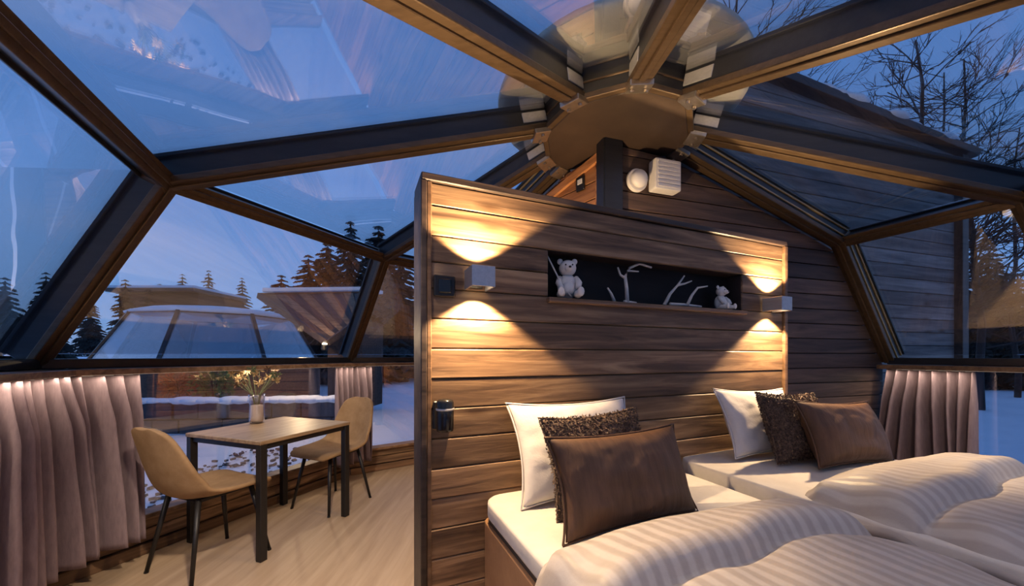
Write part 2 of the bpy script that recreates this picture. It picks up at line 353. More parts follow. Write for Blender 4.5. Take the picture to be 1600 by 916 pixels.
# hub: ring fascia, bottom plate, cream disc above the glass
ring = [pol(a, .45, 0) for a in HAZ]
bm = B(); prism(bm, [p + Vector((0, 0, ZH-.05)) for p in ring], (0, 0, .02)); struct(obj('ceiling', bm, 'hub', bevel=.004), 'brown flat hub plate at the top of the dome', 'ceiling')
for i in range(NS):
    a, b = HR[i], HR[(i+1) % NS]
    bm = B(); bar(bm, a+Vector((0, 0, .05)), b+Vector((0, 0, .05)), .05, .15)
    t = trim(bm, 'frame', 'dark hub ring segment next to the %s rib' % NAMES[i], bevel=.004)
    bm = B(); bar(bm, a+Vector((0, 0, -.03)), b+Vector((0, 0, -.03)), .065, .03); obj('ring_cap', bm, 'bronze', t, bevel=.006)
    bm = B(); bar(bm, a+Vector((0, 0, .045)), b+Vector((0, 0, .045)), .06, .012); obj('ring_bead', bm, 'bronze', t, bevel=.003)
bm = B(); lathe(bm, [(.70, 0), (.745, .004), (.75, .03), (.72, .07), (.4, .12), (.05, .13)], 48, (HUB.x, HUB.y, 2.83))
trim(bm, 'cream', 'round cream cover disc above the hub glass', smooth=True)

# ---------------------------------------------------------------- post under hub, plank walls along the two radial planes
bm = B(); box(bm, (0, 0, 1.33), (.13, .10, 2.66)); pst = trim(bm, 'frame', 'dark upright post beneath the dome hub', bevel=.006, loc=(HUB.x-.03, HUB.y+.02, 0), rotz=rad(18))
bm = B(); box(bm, (-.067, 0, 1.33), (.012, .085, 2.66)); obj('side_strip', bm, 'frame', pst, bevel=.002)
def clip_poly(poly, z0, z1):
    def cl(p, z, keep):
        r = []
        for i in range(len(p)):
            a, b = p[i], p[(i+1) % len(p)]
            ia, ib = keep(a[1]), keep(b[1])
            if ia: r.append(a)
            if ia != ib:
                t = (z-a[1])/(b[1]-a[1]); r.append((a[0]+t*(b[0]-a[0]), z))
        return r
    p = cl(poly, z0, lambda v: v >= z0)
    return cl(p, z1, lambda v: v <= z1) if len(p) > 2 else p
def plank_wall(az, prof, name, m, label, back, h=.118, thick=.02, origin=HUB):
    """prof in (r, z); back = vector the planks sit in front of"""
    d = Vector((math.cos(rad(az)), math.sin(rad(az)), 0))
    bm = B(); prism(bm, [Vector((r, 0, z)) for r, z in prof], (0, .03 if back > 0 else -.03, 0))
    root = obj(name, bm, 'niche', loc=origin, rotz=rad(az)); struct(root, label, 'wall')
    z = min(p[1] for p in prof); zt = max(p[1] for p in prof)
    while z < zt:
        q = clip_poly(prof, z+.003, min(z+h-.003, zt))
        if len(q) > 2 and max(p[0] for p in q)-min(p[0] for p in q) > .03:
            cx = sum(p[0] for p in q)/len(q)
            bm = B(); prism(bm, [Vector((r-cx, 0, zz-z)) for r, zz in q], (0, -thick if back > 0 else thick, 0))
            p = obj('plank', bm, m, root, bevel=.003); p.location = (cx, 0, z)
        z += h
    return root
prof = [(.05, 0), (2.66, 0), (2.66, 1.2), (2.04, 2.14), (.45, 2.63), (.05, 2.65)]
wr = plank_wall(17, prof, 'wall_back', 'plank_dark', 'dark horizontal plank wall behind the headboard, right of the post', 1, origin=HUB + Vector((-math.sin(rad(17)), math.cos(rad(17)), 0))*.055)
wlft = plank_wall(128.5, prof, 'wall_cabin', 'plank_lamplit', 'orange lit plank wall left of the post', -1, origin=HUB + Vector((math.sin(rad(128.5)), -math.cos(rad(128.5)), 0))*.055)
# curved bright trim along the top of the left wall
bm = B(); pts = []
for k in range(13):
    r_ = .1 + 1.9*k/12; pts.append(Vector((r_, .028, 2.655 - .2*r_ - .05*r_*r_)))
for p0, p1 in zip(pts, pts[1:]): bar(bm, p0, p1, .03, .055)
obj('curved_trim', bm, 'plank_lamplit', wlft)
bm = B(); box(bm, (.14, .03, 1.3), (.06, .03, 2.5)); obj('corner_board', bm, 'plank_lamplit', wlft, bevel=.004)
bm = B(); box(bm, (0, 0, 0), (.075, .014, .10)); sg = obj('framed_notice', bm, 'black', loc=HUB + Vector((math.cos(rad(128.5))*.31, math.sin(rad(128.5))*.31, 2.50)) + Vector((-.783, -.623, 0))*-.025, rotz=rad(128.5+180), bevel=.003)
tag(sg, 'small dark square plate with pale centre on the orange plank wall', 'plate')
bm = B(); box(bm, (0, -.002, .012), (.042, .014, .035)); obj('pale_centre', bm, 'white', sg, bevel=.002)
sg.children[0].location = (0, -.004, 0)
# end board of the right wall below the rail
bm = B(); box(bm, (0, 0, .6), (.06, .05, 1.2)); trim(bm, 'plank', 'pale timber end board between back wall and curtain', loc=pol(17, 2.66, 0)+Vector((.02, -.04, 0)), rotz=rad(17), bevel=.005)

# ---------------------------------------------------------------- exterior gable wall of the attached cabin
dx = Vector((math.cos(rad(17)), math.sin(rad(17)), 0)); nx = Vector((-dx.y, dx.x, 0))
ext = plank_wall(17, [(.12, -.25), (3.95, -.25), (3.95, 3.27), (.12, 3.57)], 'wall_exterior', 'plank_ext', 'weathered plank gable of the attached cabin seen through the right panes', 1, h=.125, origin=HUB + nx*.16)
bm = B(); box(bm, (3.98, -.02, 1.5), (.10, .12, 3.5)); obj('corner_post', bm, 'edge_dark', ext, bevel=.005)
bm = B(); bar(bm, (.1, -.05, 3.59), (4.15, -.05, 3.285), .12, .07); obj('barge_board', bm, 'edge_dark', ext, bevel=.006)
bm = B()
for k in range(26):
    s = k/25 + random.uniform(-.02, .02); r_ = random.uniform(.05, .13); ball(bm, (.1+4.0*s, -.04+random.uniform(-.05, .05), 3.635-.305*s), (r_*1.8, r_*.7, r_*.4), 8)
sn = obj('snow_cover', bm, 'snow', ext, smooth=True)
bm = B(); prism(bm, [Vector((.12, .05, -.25)), Vector((3.95, .05, -.25)), Vector((3.95, 3.6, -.25)), Vector((.12, 3.6, -.25))], (0, 0, 3.4)); obj('cabin_body', bm, 'house', ext)

# ================================================================ headboard partition
U = Vector((.921, .389, 0)); U.normalize(); NV = Vector((U.y, -U.x, 0)); P0 = Vector((-.127, 1.51, 0)); HA = math.atan2(U.y, U.x)
def W(t, n, z): return P0 + U*t + NV*n + Vector((0, 0, z))
T0, T1, HH, TH = -.236, 1.985, 1.96, .15
part = None
bm = B(); box(bm, ((T0+T1)/2, .125, HH/2), (T1-T0-.02, .05, HH-.03))
part = struct(obj('wall_headboard', bm, 'niche', loc=P0, rotz=HA), 'free standing plank partition behind the two beds', 'wall')
NT0, NT1, NZ0, NZ1 = .315, 1.60, 1.545, 1.755
def pk(t0, t1, z0, z1, m='plank'):
    bm = B(); box(bm, (0, 0, 0), (t1-t0, .024, z1-z0))
    p = obj('plank', bm, m, part, bevel=.004); p.location = ((t0+t1)/2, .012 + random.uniform(-.002, .002), (z0+z1)/2)
zs = [max(0, NZ0-.1188*k) for k in range(13, -1, -1)] + [(NZ0+NZ1)/2, NZ1, 1.872, HH]
for za, zb_ in zip(zs, zs[1:]):
    z0, z1 = za+.0015, zb_-.0015
    a0, a1 = T0+.012, T1-.015
    if za < NZ1-.01 and zb_ > NZ0+.01: pk(a0, NT0, z0, z1); pk(NT1, a1, z0, z1)
    else: pk(a0, a1, z0, z1)
for k in range(12):   # planks on the dining side
    bm = B(); box(bm, (0, 0, 0), (T1-T0-.06, .02, HH/12-.004)); p = obj('plank', bm, 'plank', part, bevel=.003); p.location = ((T0+T1)/2, .16, (k+.5)*HH/12)
for nm, t, mm in (('end_cap', T0, 'edge_dark'), ('end_cap', T1, 'trim_wood')):
    bm = B(); box(bm, (0, 0, 0), (.024 if t < 0 else .03, .19, HH+.005)); e = obj(nm, bm, mm, part, bevel=.004); e.location = (t, .08, HH/2)
bm = B(); box(bm, (0, 0, 0), (.018, .012, HH)); e = obj('edge_bead', bm, 'trim_wood', part, bevel=.003); e.location = (T0+.021, -.006, HH/2)
bm = B(); box(bm, (0, 0, 0), (T1-T0+.02, .19, .03)); e = obj('top_cap', bm, 'edge_dark', part, bevel=.004); e.location = ((T0+T1)/2, .08, HH+.016)
# niche lining
bm = B(); tn = (NT0+NT1)/2; ln = NT1-NT0
box(bm, (tn, .06, NZ0-.008), (ln, .105, .016)); box(bm, (tn, .06, NZ1+.006), (ln, .105, .012)); box(bm, (tn, .106, (NZ0+NZ1)/2), (ln, .012, NZ1-NZ0))
for t in (NT0-.005, NT1+.005): box(bm, (t, .06, (NZ0+NZ1)/2), (.012, .105, NZ1-NZ0))
obj('niche', bm, 'niche', part, bevel=.002)
bm = B(); box(bm, (tn, -.010, NZ0-.016), (ln+.02, .035, .022)); obj('niche_ledge', bm, 'trim_wood', part, bevel=.004)

# ---------------------------------------------------------------- sconces
def sconce(loc, rotz, label, up, dn, blend=.22, ang=114):
    s = thing('wall_sconce', label, 'wall lamp', loc, rotz, None)
    bm = B()
    for sx in (-1, 1): box(bm, (sx*.044, -.062, 0), (.006, .110, .08))
    box(bm, (0, -.116, 0), (.094, .006, .08)); box(bm, (0, -.062, 0), (.084, .105, .012)); obj('housing', bm, 'alu', s, bevel=.002)
    bm = B(); box(bm, (0, -.006, 0), (.06, .012, .06)); obj('wall_plate', bm, 'black', s, bevel=.002)
    for sg, e in ((1, up), (-1, dn)):
        bm = B(); tube(bm, [(0, -.065, sg*.016), (0, -.065, sg*.022)], .026, 14); obj('lens', bm, 'glow', s)
        lamp('SPOT', 'sconce_spot', (0, -.075, sg*.038), e, WARM, s, spot_size=rad(ang), spot_blend=blend, shadow_soft_size=.012, rot=(PI if sg > 0 else 0, 0, 0))
    return s
sconce(W(-.028, 0, 1.585), HA, 'small square up and down wall lamp on headboard, left of the niche', SCONCE_UP, SCONCE_DOWN)
sconce(W(1.813, 0, 1.583), HA, 'small square up and down wall lamp on headboard, right of the niche', SCONCE_UP, SCONCE_DOWN)
sconce(W(.75, -.172, 1.60), HA+PI, 'unseen wall lamp added on the dining side of the partition', BACK_FILL, BACK_FILL, ang=165, blend=.6)  # hidden lamp added to brighten the cabin wall and dining floor
# black wall switch and black reading lamp
bm = B(); box(bm, (0, -.006, 0), (.085, .014, .085)); sw = obj('light_switch', bm, 'black', loc=W(-.155, 0, 1.555), rotz=HA, bevel=.004); tag(sw, 'black square switch plate on headboard beside the left wall lamp', 'switch')
bm = B(); box(bm, (0, -.017, 0), (.05, .008, .055)); obj('rocker', bm, 'blackgloss', sw, bevel=.003)
rl = thing('reading_lamp', 'black cylinder reading lamp on headboard near the left bed', 'wall lamp', W(-.165, 0, 1.047), HA)
bm = B(); box(bm, (0, -.008, 0), (.07, .016, .11)); obj('wall_plate', bm, 'black', rl, bevel=.004)
bm = B(); tube(bm, [(0, -.012, .01), (0, -.05, .01)], .011, 10); obj('arm', bm, 'blackgloss', rl, smooth=False)
bm = B(); lathe(bm, [(.018, -.062), (.031, -.058), (.033, -.05), (.033, .05), (.029, .058), (.02, .062)], 20, (0, -.062, .005)); obj('barrel', bm, 'blackgloss', rl, smooth=True)
bm = B(); lathe(bm, [(.034, -.004), (.0355, 0), (.034, .004)], 20, (0, -.062, .03)); obj('collar', bm, 'alu', rl)

# ---------------------------------------------------------------- niche ornaments
def bear(name, label, loc, rotz, s, head=0):
    r = thing(name, label, 'figurine', loc, rotz)
    bm = B()
    ball(bm, (0, 0, .045), (.036, .032, .046), 16)           # torso
    ball(bm, (0, -.022, .035), (.024, .018, .026), 12)
    for sx in (-1, 1):
        ball(bm, (sx*.030, -.038, .014), (.014, .034, .014), 12)   # hind legs
        ball(bm, (sx*.034, -.066, .018), (.012, .009, .017), 10)
        tube(bm, [(sx*.028, -.008, .074), (sx*.036, -.026, .055), (sx*.03, -.04, .034)], [.011, .0115, .0105], 8)
    bmesh.ops.scale(bm, vec=(s, s, s), verts=bm.verts[:]); obj('body', bm, 'ceramic', r, smooth=True)
    bm = B(); ball(bm, (0, -.006, .110), (.031, .029, .029), 16); ball(bm, (0, -.034, .103), (.015, .016, .012), 12)
    for sx in (-1, 1): ball(bm, (sx*.026, .0, .135), (.011, .006, .011), 10)
    bmesh.ops.scale(bm, vec=(s, s, s), verts=bm.verts[:]); h = obj('head', bm, 'ceramic', r, smooth=True)
    bm = B(); ball(bm, (0, -.050*1, .106), (.005, .004, .004), 8)
    for sx in (-1, 1): ball(bm, (sx*.012, -.034, .117), (.003, .003, .003), 8)
    bmesh.ops.scale(bm, vec=(s, s, s), verts=bm.verts[:]); obj('face', bm, 'black', h, smooth=True)
    return r
bear('bear_figurine', 'larger white ceramic bear sitting at left end of the niche', W(.44, -.045, NZ0), HA-.35, 1.32)
bear('bear_figurine', 'smaller white ceramic bear at right end of the niche', W(1.475, -.045, NZ0), HA+.1, .98)
bm = B(); tube(bm, [W(.32, -.03, 1.745), W(.40, -.02, 1.60), W(.43, .004, NZ0+.006)], [.0035, .004, .0045], 6)
tag(obj('thin_stick', bm, 'antler', smooth=True), 'thin pale stick leaning beside the left bear', 'stick')
def branchy(name, label, curves):
    bm = B()
    for pts, r0, r1 in curves:
        n = len(pts); tube(bm, [W(*p) for p in pts], [r0+(r1-r0)*k/(n-1) for k in range(n)], 7)
    return tag(obj(name, bm, 'antler', smooth=True), label, 'antler')
zb = NZ0+.010
branchy('reindeer_antler', 'tall pale antler forked at the top, left of niche centre', [
    ([(.80, -.05, zb), (.795, -.05, zb+.07), (.785, -.05, zb+.13), (.81, -.045, zb+.175), (.87, -.04, zb+.20), (.94, -.03, zb+.185)], .0105, .005),
    ([(.788, -.05, zb+.12), (.755, -.05, zb+.135), (.735, -.045, zb+.17)], .008, .004),
    ([(.80, -.05, zb+.16), (.86, -.035, zb+.158)], .006, .003), ([(.78, -.05, zb), (.86, -.055, zb-.002)], .010, .007)])
branchy('reindeer_antler', 'short upright antler tip beside the tall forked antler', [([(.71, -.04, zb-.004), (.69, -.04, zb+.035), (.665, -.035, zb+.06)], .009, .004)])
branchy('reindeer_antler', 'low branching pale antler in the middle of the niche', [
    ([(1.05, -.05, zb-.002), (1.09, -.05, zb+.06), (1.14, -.045, zb+.11), (1.185, -.04, zb+.165)], .010, .004),
    ([(1.14, -.045, zb+.11), (1.20, -.05, zb+.125), (1.245, -.045, zb+.142)], .007, .0035)])
branchy('reindeer_antler', 'curved pale antler lying right of the niche middle', [
    ([(1.06, -.02, zb), (1.17, -.03, zb+.004), (1.30, -.03, zb)], .009, .006), ([(1.19, -.025, zb+.004), (1.23, -.03, zb+.06), (1.28, -.035, zb+.105), (1.35, -.03, zb+.118)], .009, .004)])

# ---------------------------------------------------------------- white fixture on the back wall
def on_wall(az, r, z, off): return pol(az, r, z) + Vector((math.sin(rad(az)), -math.cos(rad(az)), 0))*off
fx = thing('ventilation_fixture', 'white round cap and square grille fixture on the dark back wall', 'fixture', on_wall(17, .17, 2.43, -.03), rad(17))
bm = B(); tube(bm, [(0, 0, 0), (0, -.03, 0)], .074, 24); obj('round_base', bm, 'white', fx, bevel=.004)
bm = B(); ball(bm, (0, -.045, 0), (.058, .036, .058), 20); obj('dome_cap', bm, 'white', fx, smooth=True)
bm = B(); box(bm, (.20, -.04, .04), (.20, .08, .20)); gb = obj('grille_box', bm, 'white', fx, bevel=.012)
for k in range(7):
    bm = B(); box(bm, (.20, -.082, -.04+.027*k), (.17, .006, .012)); obj('slat', bm, 'white', gb)

# ================================================================ beds
def mound(name, t0, t1, n0, n1, hfun, m, parent, nu=50, nv=60, loc=P0, uvs=True):
    bm = B(); uvl = bm.loops.layers.uv.new('uv'); g = []
    for i in range(nu+1):
        row = []
        for j in range(nv+1):
            u_, v_ = i/nu, j/nv
            x, y, z = hfun(u_, v_, t0+(t1-t0)*u_, n0+(n1-n0)*v_); row.append(bm.verts.new((x, -y, z)))
        g.append(row)
    for i in range(nu):
        for j in range(nv):
            f = bm.faces.new((g[i][j], g[i][j+1], g[i+1][j+1], g[i+1][j]))
            for l, (a, b) in zip(f.loops, ((i, j), (i, j+1), (i+1, j+1), (i+1, j))): l[uvl].uv = (t0+(t1-t0)*a/nu, n0+(n1-n0)*b/nv)
    return obj(name, bm, m, parent, smooth=True, solid=.014)
def rounded_slab(bm, t0, t1, n0, n1, z0, z1, r=.07, seg=6):
    pts = []
    for cx, cy, a0 in ((t1-r, -n0-r, 0), (t0+r, -n0-r, 90), (t0+r, -n1+r, 180), (t1-r, -n1+r, 270)):
        for k in range(seg+1):
            a = rad(a0+90*k/seg); pts.append(Vector((cx+r*math.cos(a), cy+r*math.sin(a), z0)))
    prism(bm, pts, (0, 0, z1-z0))
ZT = .70
def make_bed(t0, t1, label, ZT=ZT):
    b = thing('bed', label, 'bed', W((t0+t1)/2, 1.0, 0), HA); w2 = (t1-t0)/2
    bm = B(); rounded_slab(bm, -w2, w2, -.998, 1.0, .07, .61, .05); obj('base', bm, 'base', b, bevel=.012, smooth=False)
    bm = B(); rounded_slab(bm, -w2+.012, w2-.012, -.985, .988, .609, .640, .05); obj('gap_strip', bm, 'piping', b)
    bm = B(); rounded_slab(bm, -w2, w2, -.998, 1.0, .636, ZT, .09); obj('mattress', bm, 'sheet', b, bevel=.024, smooth=True)
    for sx in (-1, 1):
        for sy in (-1, 1):
            bm = B(); tube(bm, [(sx*(w2-.09), sy*.88, 0), (sx*(w2-.09), sy*.88, .075)], .028, 12); obj('leg', bm, 'black', b)
    return b
make_bed(0.0, 1.03, 'left single bed with brown upholstered base and white sheet')
make_bed(1.066, 2.09, 'right single bed beside the curtain with white sheet', ZT=.745)
def duvet_fun(seed, tl, tr, fold, drop_l, drop_r, ZT=ZT):
    def f(u_, v_, t, n):
        W_ = tr-tl
        # drape: outermost bits go down the sides
        x, z = t, 0
        e = .10
        def side(d, drop):   # d = distance beyond the mattress edge
            return d
        puff = .052*(1-abs(2*u_-1)**5) * min(1, (v_*14)**.5)
        fz = noise.noise(Vector((t*3.2+seed, n*2.2, 1.7)))*.016 + noise.noise(Vector((t*8+seed*2, n*6, 4.2)))*.009
        fz += .006*abs(noise.noise(Vector((t*6+n*5+seed, n*3-t*9, 7.7))))
        ridge = 0
        dn = n-fold - .02*math.sin(t*5+seed) - .012*math.sin(t*13+seed)
        if dn < 0: ridge = .040*(1-math.exp(dn/.016))*min(1, (v_*9)**.6)
        ridge += .012*math.exp(-((dn+.05)/.035)**2) - .010*math.exp(-((dn-.012)/.014)**2)
        wr = .012*math.sin(34*(n*.9+t*.35)+seed)*math.exp(-((u_-.06)/.10)**2) + .010*math.sin(30*(n*.8-t*.4)+seed)*math.exp(-((u_-.95)/.12)**2)
        z = ZT + .012 + puff + fz*min(1, v_*6) + ridge*(1-abs(2*u_-1)**8) + wr
        if v_ < .03: z = ZT+.006+(z-ZT-.006)*(v_/.03)
        n2 = n + .018*math.sin(t*7+seed)*(1-min(1, v_*6))
        if u_ < .10:
            k = (.10-u_)/.10; z -= drop_l*k*k*(1 if k < 1 else 1); x = t + (k*.5*.10*W_*.55)
        if u_ > .90:
            k = (u_-.90)/.10; z -= drop_r*k*k; x = t - (k*.5*.10*W_*.55)
        return x, n2, z
    return f
d1 = mound('duvet', -.10, 1.06, .54, 2.05, duvet_fun(2.0, -.10, 1.06, .82, .22, .03), 'duvet', None, 80, 170); d1.location = P0; d1.rotation_euler.z = HA
tag(d1, 'striped grey cream duvet with folded top edge on the left bed', 'duvet')
d2 = mound('duvet', 1.03, 2.20, .58, 2.05, duvet_fun(7.3, 1.03, 2.20, .90, .06, .20, ZT=.745), 'duvet', None, 80, 170); d2.location = P0; d2.rotation_euler.z = HA
tag(d2, 'striped grey cream duvet puffed up on the right bed by the curtain', 'duvet')

def pillow_mesh(w_, h_, t_, seed, nu=26, crease=.007, ear=.2):
    bm = B(); f, bk = [], []
    for i in range(nu+1):
        rf, rb = [], []
        for j in range(nu+1):
            a, b = -1+2*i/nu, -1+2*j/nu
            k = max(0, (1-a*a))**.5*max(0, (1-b*b))**.5
            pull = 1-ear*(1-abs(a)**2)*abs(b)**3*.55, 1-ear*(1-abs(b)**2)*abs(a)**3*.55
            x = a*w_/2*pull[1]; z = b*h_/2*pull[0]
            dy = t_/2*k
            nz = noise.noise(Vector((a*2.3+seed, b*2.1, seed)))*crease*2*k + noise.noise(Vector((a*5+seed, b*5, 9)))*crease*k
            edge = i in (0, nu) or j in (0, nu)
            v = bm.verts.new((x, -dy-nz, z)); rf.append(v)
            rb.append(v if edge else bm.verts.new((x, dy-nz, z)))
        f.append(rf); bk.append(rb)
    for i in range(nu):
        for j in range(nu):
            bm.faces.new((f[i][j], f[i+1][j], f[i+1][j+1], f[i][j+1]))
            q = (bk[i][j], bk[i][j+1], bk[i+1][j+1], bk[i+1][j])
            if len(set(q)) == 4: bm.faces.new(q)
    return bm
def pillow(name, label, cat, t, n, w_, h_, t_, lean, m, seed, roll=0, yaw=0, z=ZT+.004, pile=False, flange=False):
    """t,n = middle of the bottom edge"""
    o = thing(name, label, cat, W(t, n, z), 0); o.rotation_euler = (Matrix.Rotation(HA+yaw, 3, 'Z') @ Matrix.Rotation(-lean, 3, 'X') @ Matrix.Rotation(roll, 3, 'Y')).to_euler()
    bm = pillow_mesh(w_, h_, t_, seed); bmesh.ops.translate(bm, vec=(0, 0, h_/2), verts=bm.verts[:])
    if pile:
        src = [(v.co.copy(), v.normal.copy()) for v in bm.verts]
        bm.normal_update(); src = [(f.calc_center_median(), f.normal.copy(), math.sqrt(f.calc_area())) for f in bm.faces]
    c = obj('cover', bm, m, o, smooth=True, sub=1)
    bm = B(); ps = []
    for a, b in ((-1, -1), (1, -1), (1, 1), (-1, 1)):
        pass
    q = 24; loop = []
    e = .20
    for s in range(4):
        for k in range(q):
            a = -1+2*k/q
            A, Bb = [(a, -1), (1, a), (-a, 1), (-1, -a)][s]
            x = A*w_/2*(1-e*(1-Bb**2)*abs(A)**3*.55); zz = Bb*h_/2*(1-e*(1-A**2)*abs(Bb)**3*.55)+h_/2; loop.append(Vector((x, 0, zz)))
    tube(bm, loop+[loop[0]], .004, 6, caps=False); obj('piping', bm, m, o, smooth=True)
    if pile:
        bm = B(); rr = random.Random(seed)
        for p, nn, sz in src:
            for _ in range(6):
                q = p + Vector((rr.uniform(-1, 1)*sz*.6, 0, rr.uniform(-1, 1)*sz*.6)); d = (nn + Vector((rr.uniform(-.9, .9), rr.uniform(-.9, .9), rr.uniform(-.9, .9)))).normalized()
                s_ = d.cross(Vector((.3, .5, .8))).normalized()*.0042; u2 = d.cross(s_).normalized()*.0042
                vs = [bm.verts.new(q - d*.004 + s_), bm.verts.new(q - d*.004 - s_*.5 + u2), bm.verts.new(q - d*.004 - s_*.5 - u2), bm.verts.new(q + d*rr.uniform(.004, .010))]
                for fc in ((0, 1, 2), (0, 3, 1), (1, 3, 2), (2, 3, 0)): bm.faces.new([vs[i] for i in fc])
        k = obj('tufts', bm, 'pile', o); k['kind'] = 'stuff'
    return o
pillow('pillow', 'white pillow leaning on headboard at the back of left bed', 'pillow', .395, .20, .61, .41, .14, rad(22), 'pillow_white', 1.1)
pillow('cushion', 'dark mottled tufted cushion behind the smooth brown cushion on left bed', 'cushion', .40, .335, .47, .37, .12, rad(19), 'pile', 2.2, roll=rad(-2), pile=True)
pillow('cushion', 'smooth brown velvet cushion standing in front on the left bed', 'cushion', .395, .475, .59, .325, .18, rad(20), 'velvet', 3.7, yaw=rad(2))
pillow('pillow', 'white pillow leaning on headboard at the back of right bed', 'pillow', 1.57, .19, .58, .37, .13, rad(22), 'pillow_white', 4.9, z=.75, roll=rad(2))
pillow('cushion', 'dark mottled tufted cushion in front of white pillow on right bed', 'cushion', 1.615, .335, .48, .355, .13, rad(20), 'pile', 5.3, z=.75, roll=rad(3), pile=True)
pillow('cushion', 'smooth brown cushion at the front of the right bed', 'cushion', 1.76, .47, .59, .32, .17, rad(22), 'velvet', 6.1, z=.75, roll=rad(3), yaw=rad(-2))

# ================================================================ table, chairs, vase
TC = Vector((-1.765, 2.71, 0)); TA = rad(70)
tb = thing('dining_table', 'square wooden dining table with black legs by the left windows', 'table', TC, TA)
bm = B(); box(bm, (0, 0, .738), (.73, .73, .026)); obj('tabletop', bm, 'table', tb, bevel=.004)
bm = B()
for s in (-1, 1):
    box(bm, (0, s*.333, .708), (.67, .03, .034)); box(bm, (s*.333, 0, .708), (.03, .67, .034))
obj('apron', bm, 'black', tb, bevel=.002)
for sx in (-1, 1):
    for sy in (-1, 1):
        bm = B(); box(bm, (sx*.338, sy*.338, .3625), (.045, .045, .725)); obj('leg', bm, 'black', tb, bevel=.003)
# shell chair, facing +X
def chair_shell():
    bm = B(); nu, nv = 20, 30; prof = []
    # centreline (x forward, z up), half width, side rise
    key = [(.235, .425, .17, .004), (.215, .452, .205, .006), (.14, .458, .225, .018), (.02, .447, .232, .034), (-.10, .445, .228, .055), (-.175, .468, .222, .075), (-.215, .53, .215, .075), (-.24, .62, .205, .055), (-.262, .72, .185, .038), (-.279, .795, .158, .024), (-.287, .828, .118, .012), (-.291, .846, .045, .003)]
    def sample(s):
        x = s*(len(key)-1); i = min(int(x), len(key)-2); f_ = x-i
        def g(k):
            a, b, c, d = key[max(i-1, 0)][k], key[i][k], key[i+1][k], key[min(i+2, len(key)-1)][k]
            return .5*((2*b)+(-a+c)*f_+(2*a-5*b+4*c-d)*f_**2+(-a+3*b-3*c+d)*f_**3)
        return [g(k) for k in range(4)]
    rows = []
    for j in range(nv+1):
        s = j/nv; x, z, hw, rise = sample(s); x2, z2, *_ = sample(min(1, s+.01)); x1, z1, *_ = sample(max(0, s-.01))
        d = Vector((x2-x1, 0, z2-z1)).normalized(); nrm = Vector((-d.z, 0, d.x))  # towards the sitter
        if nrm.x < -.01 and nrm.z < 0: nrm = -nrm
        rows.append([bm.verts.new(Vector((x, 0, z)) + Vector((0, (-1+2*i/nu)*hw, 0)) + nrm*(-1)*0 + Vector((abs(nrm.x), 0, abs(nrm.z)))*rise*abs(-1+2*i/nu)**2.4) for i in range(nu+1)])
    for j in range(nv):
        for i in range(nu): bm.faces.new((rows[j][i], rows[j+1][i], rows[j+1][i+1], rows[j][i+1]))
    return bm
def make_chair(label, loc, rz):
    c = thing('dining_chair', label, 'chair', loc, rz, None); c.scale = (1.07, 1.07, 1.05)
    bm = chair_shell(); s = obj('seat_shell', bm, 'suede', c, smooth=True); md = s.modifiers.new('thickness', 'SOLIDIFY'); md.thickness = .026; md.offset = 1
    md = s.modifiers.new('smooth', 'SUBSURF'); md.levels = 1; md.render_levels = 1
    bm = B(); 
    for sy in (-1, 1): bar(bm, (-.13, sy*.13, .425), (.14, sy*.13, .425), .022, .018)
    for sx in (-.13, .14): bar(bm, (sx, -.13, .425), (sx, .13, .425), .022, .018)
    obj('under_frame', bm, 'black', c, bevel=.002)
    for sx, sy in ((-.205, -.2), (-.205, .2), (.205, -.2), (.205, .2)):
        bm = B(); tube(bm, [(sx, sy, 0), (sx*.66, sy*.66, .43)], [.0095, .0145], 10); lg = obj('leg', bm, 'black', c, smooth=True)
        bm = B(); tube(bm, [(sx, sy, 0), (sx*.99, sy*.99, .012)], [.011, .011], 8); obj('foot', bm, 'black', lg)
    return c
ch = make_chair('tan suede shell chair nearest the left curtain, turned to the table', (-1.875, 2.275, 0), rad(69))
dup(ch, 'tan suede shell chair at the far side of table by small curtain', (-1.56, 3.17, 0), rad(-113))
# vase
VP = Vector((-2.0, 2.86, .751))
vs = thing('flower_vase', 'clear glass vase of dried flowers on the dining table', 'vase', VP)
bm = B(); n = 24
prof = [(.045, 0), (.05, .006), (.052, .06), (.049, .14), (.052, .20), (.058, .225), (.054, .225), (.047, .195), (.044, .14), (.046, .06), (.043, .012), (.02, .01)]
lathe(bm, prof, n); obj('glass_body', bm, 'vase', vs, smooth=True)
bm = B(); lathe(bm, [(.04, .0125), (.0435, .03), (.043, .14), (.02, .145)], 16); obj('pebbles', bm, 'ceramic', vs, smooth=True)
bm = B(); heads = []
rr = random.Random(3)
for k in range(22):
    a = rr.uniform(0, 2*PI); l = rr.uniform(.06, .16); top = Vector((math.cos(a)*l, math.sin(a)*l, rr.uniform(.30, .43))); heads.append(top)
    tube(bm, [(math.cos(a)*.01, math.sin(a)*.01, .10), (math.cos(a)*.03, math.sin(a)*.03, .225), top], .0018, 4)
obj('stems', bm, 'dry3', vs)
for k, t in enumerate(heads):
    bm = B(); m_ = ('dry1', 'dry2', 'dry1', 'dry3')[k % 4]
    for q in range(14):
        d = Vector((rr.gauss(0, 1), rr.gauss(0, 1), rr.gauss(.3, 1))).normalized(); s_ = d.cross(Vector((.2, .9, .4))).normalized()*.007; u2 = d.cross(s_).normalized()*.004
        v = [bm.verts.new(t - s_*.4), bm.verts.new(t + d*.02 + s_ + u2), bm.verts.new(t + d*rr.uniform(.03, .05)), bm.verts.new(t + d*.02 - s_ + u2), bm.verts.new(t + d*.02 - u2*1.5)]
        for f_ in ((0, 1, 4), (1, 2, 4), (2, 3, 4), (3, 0, 4), (0, 3, 2, 1)): bm.faces.new([v[i] for i in f_])
    obj('flower_head', bm, m_, vs)

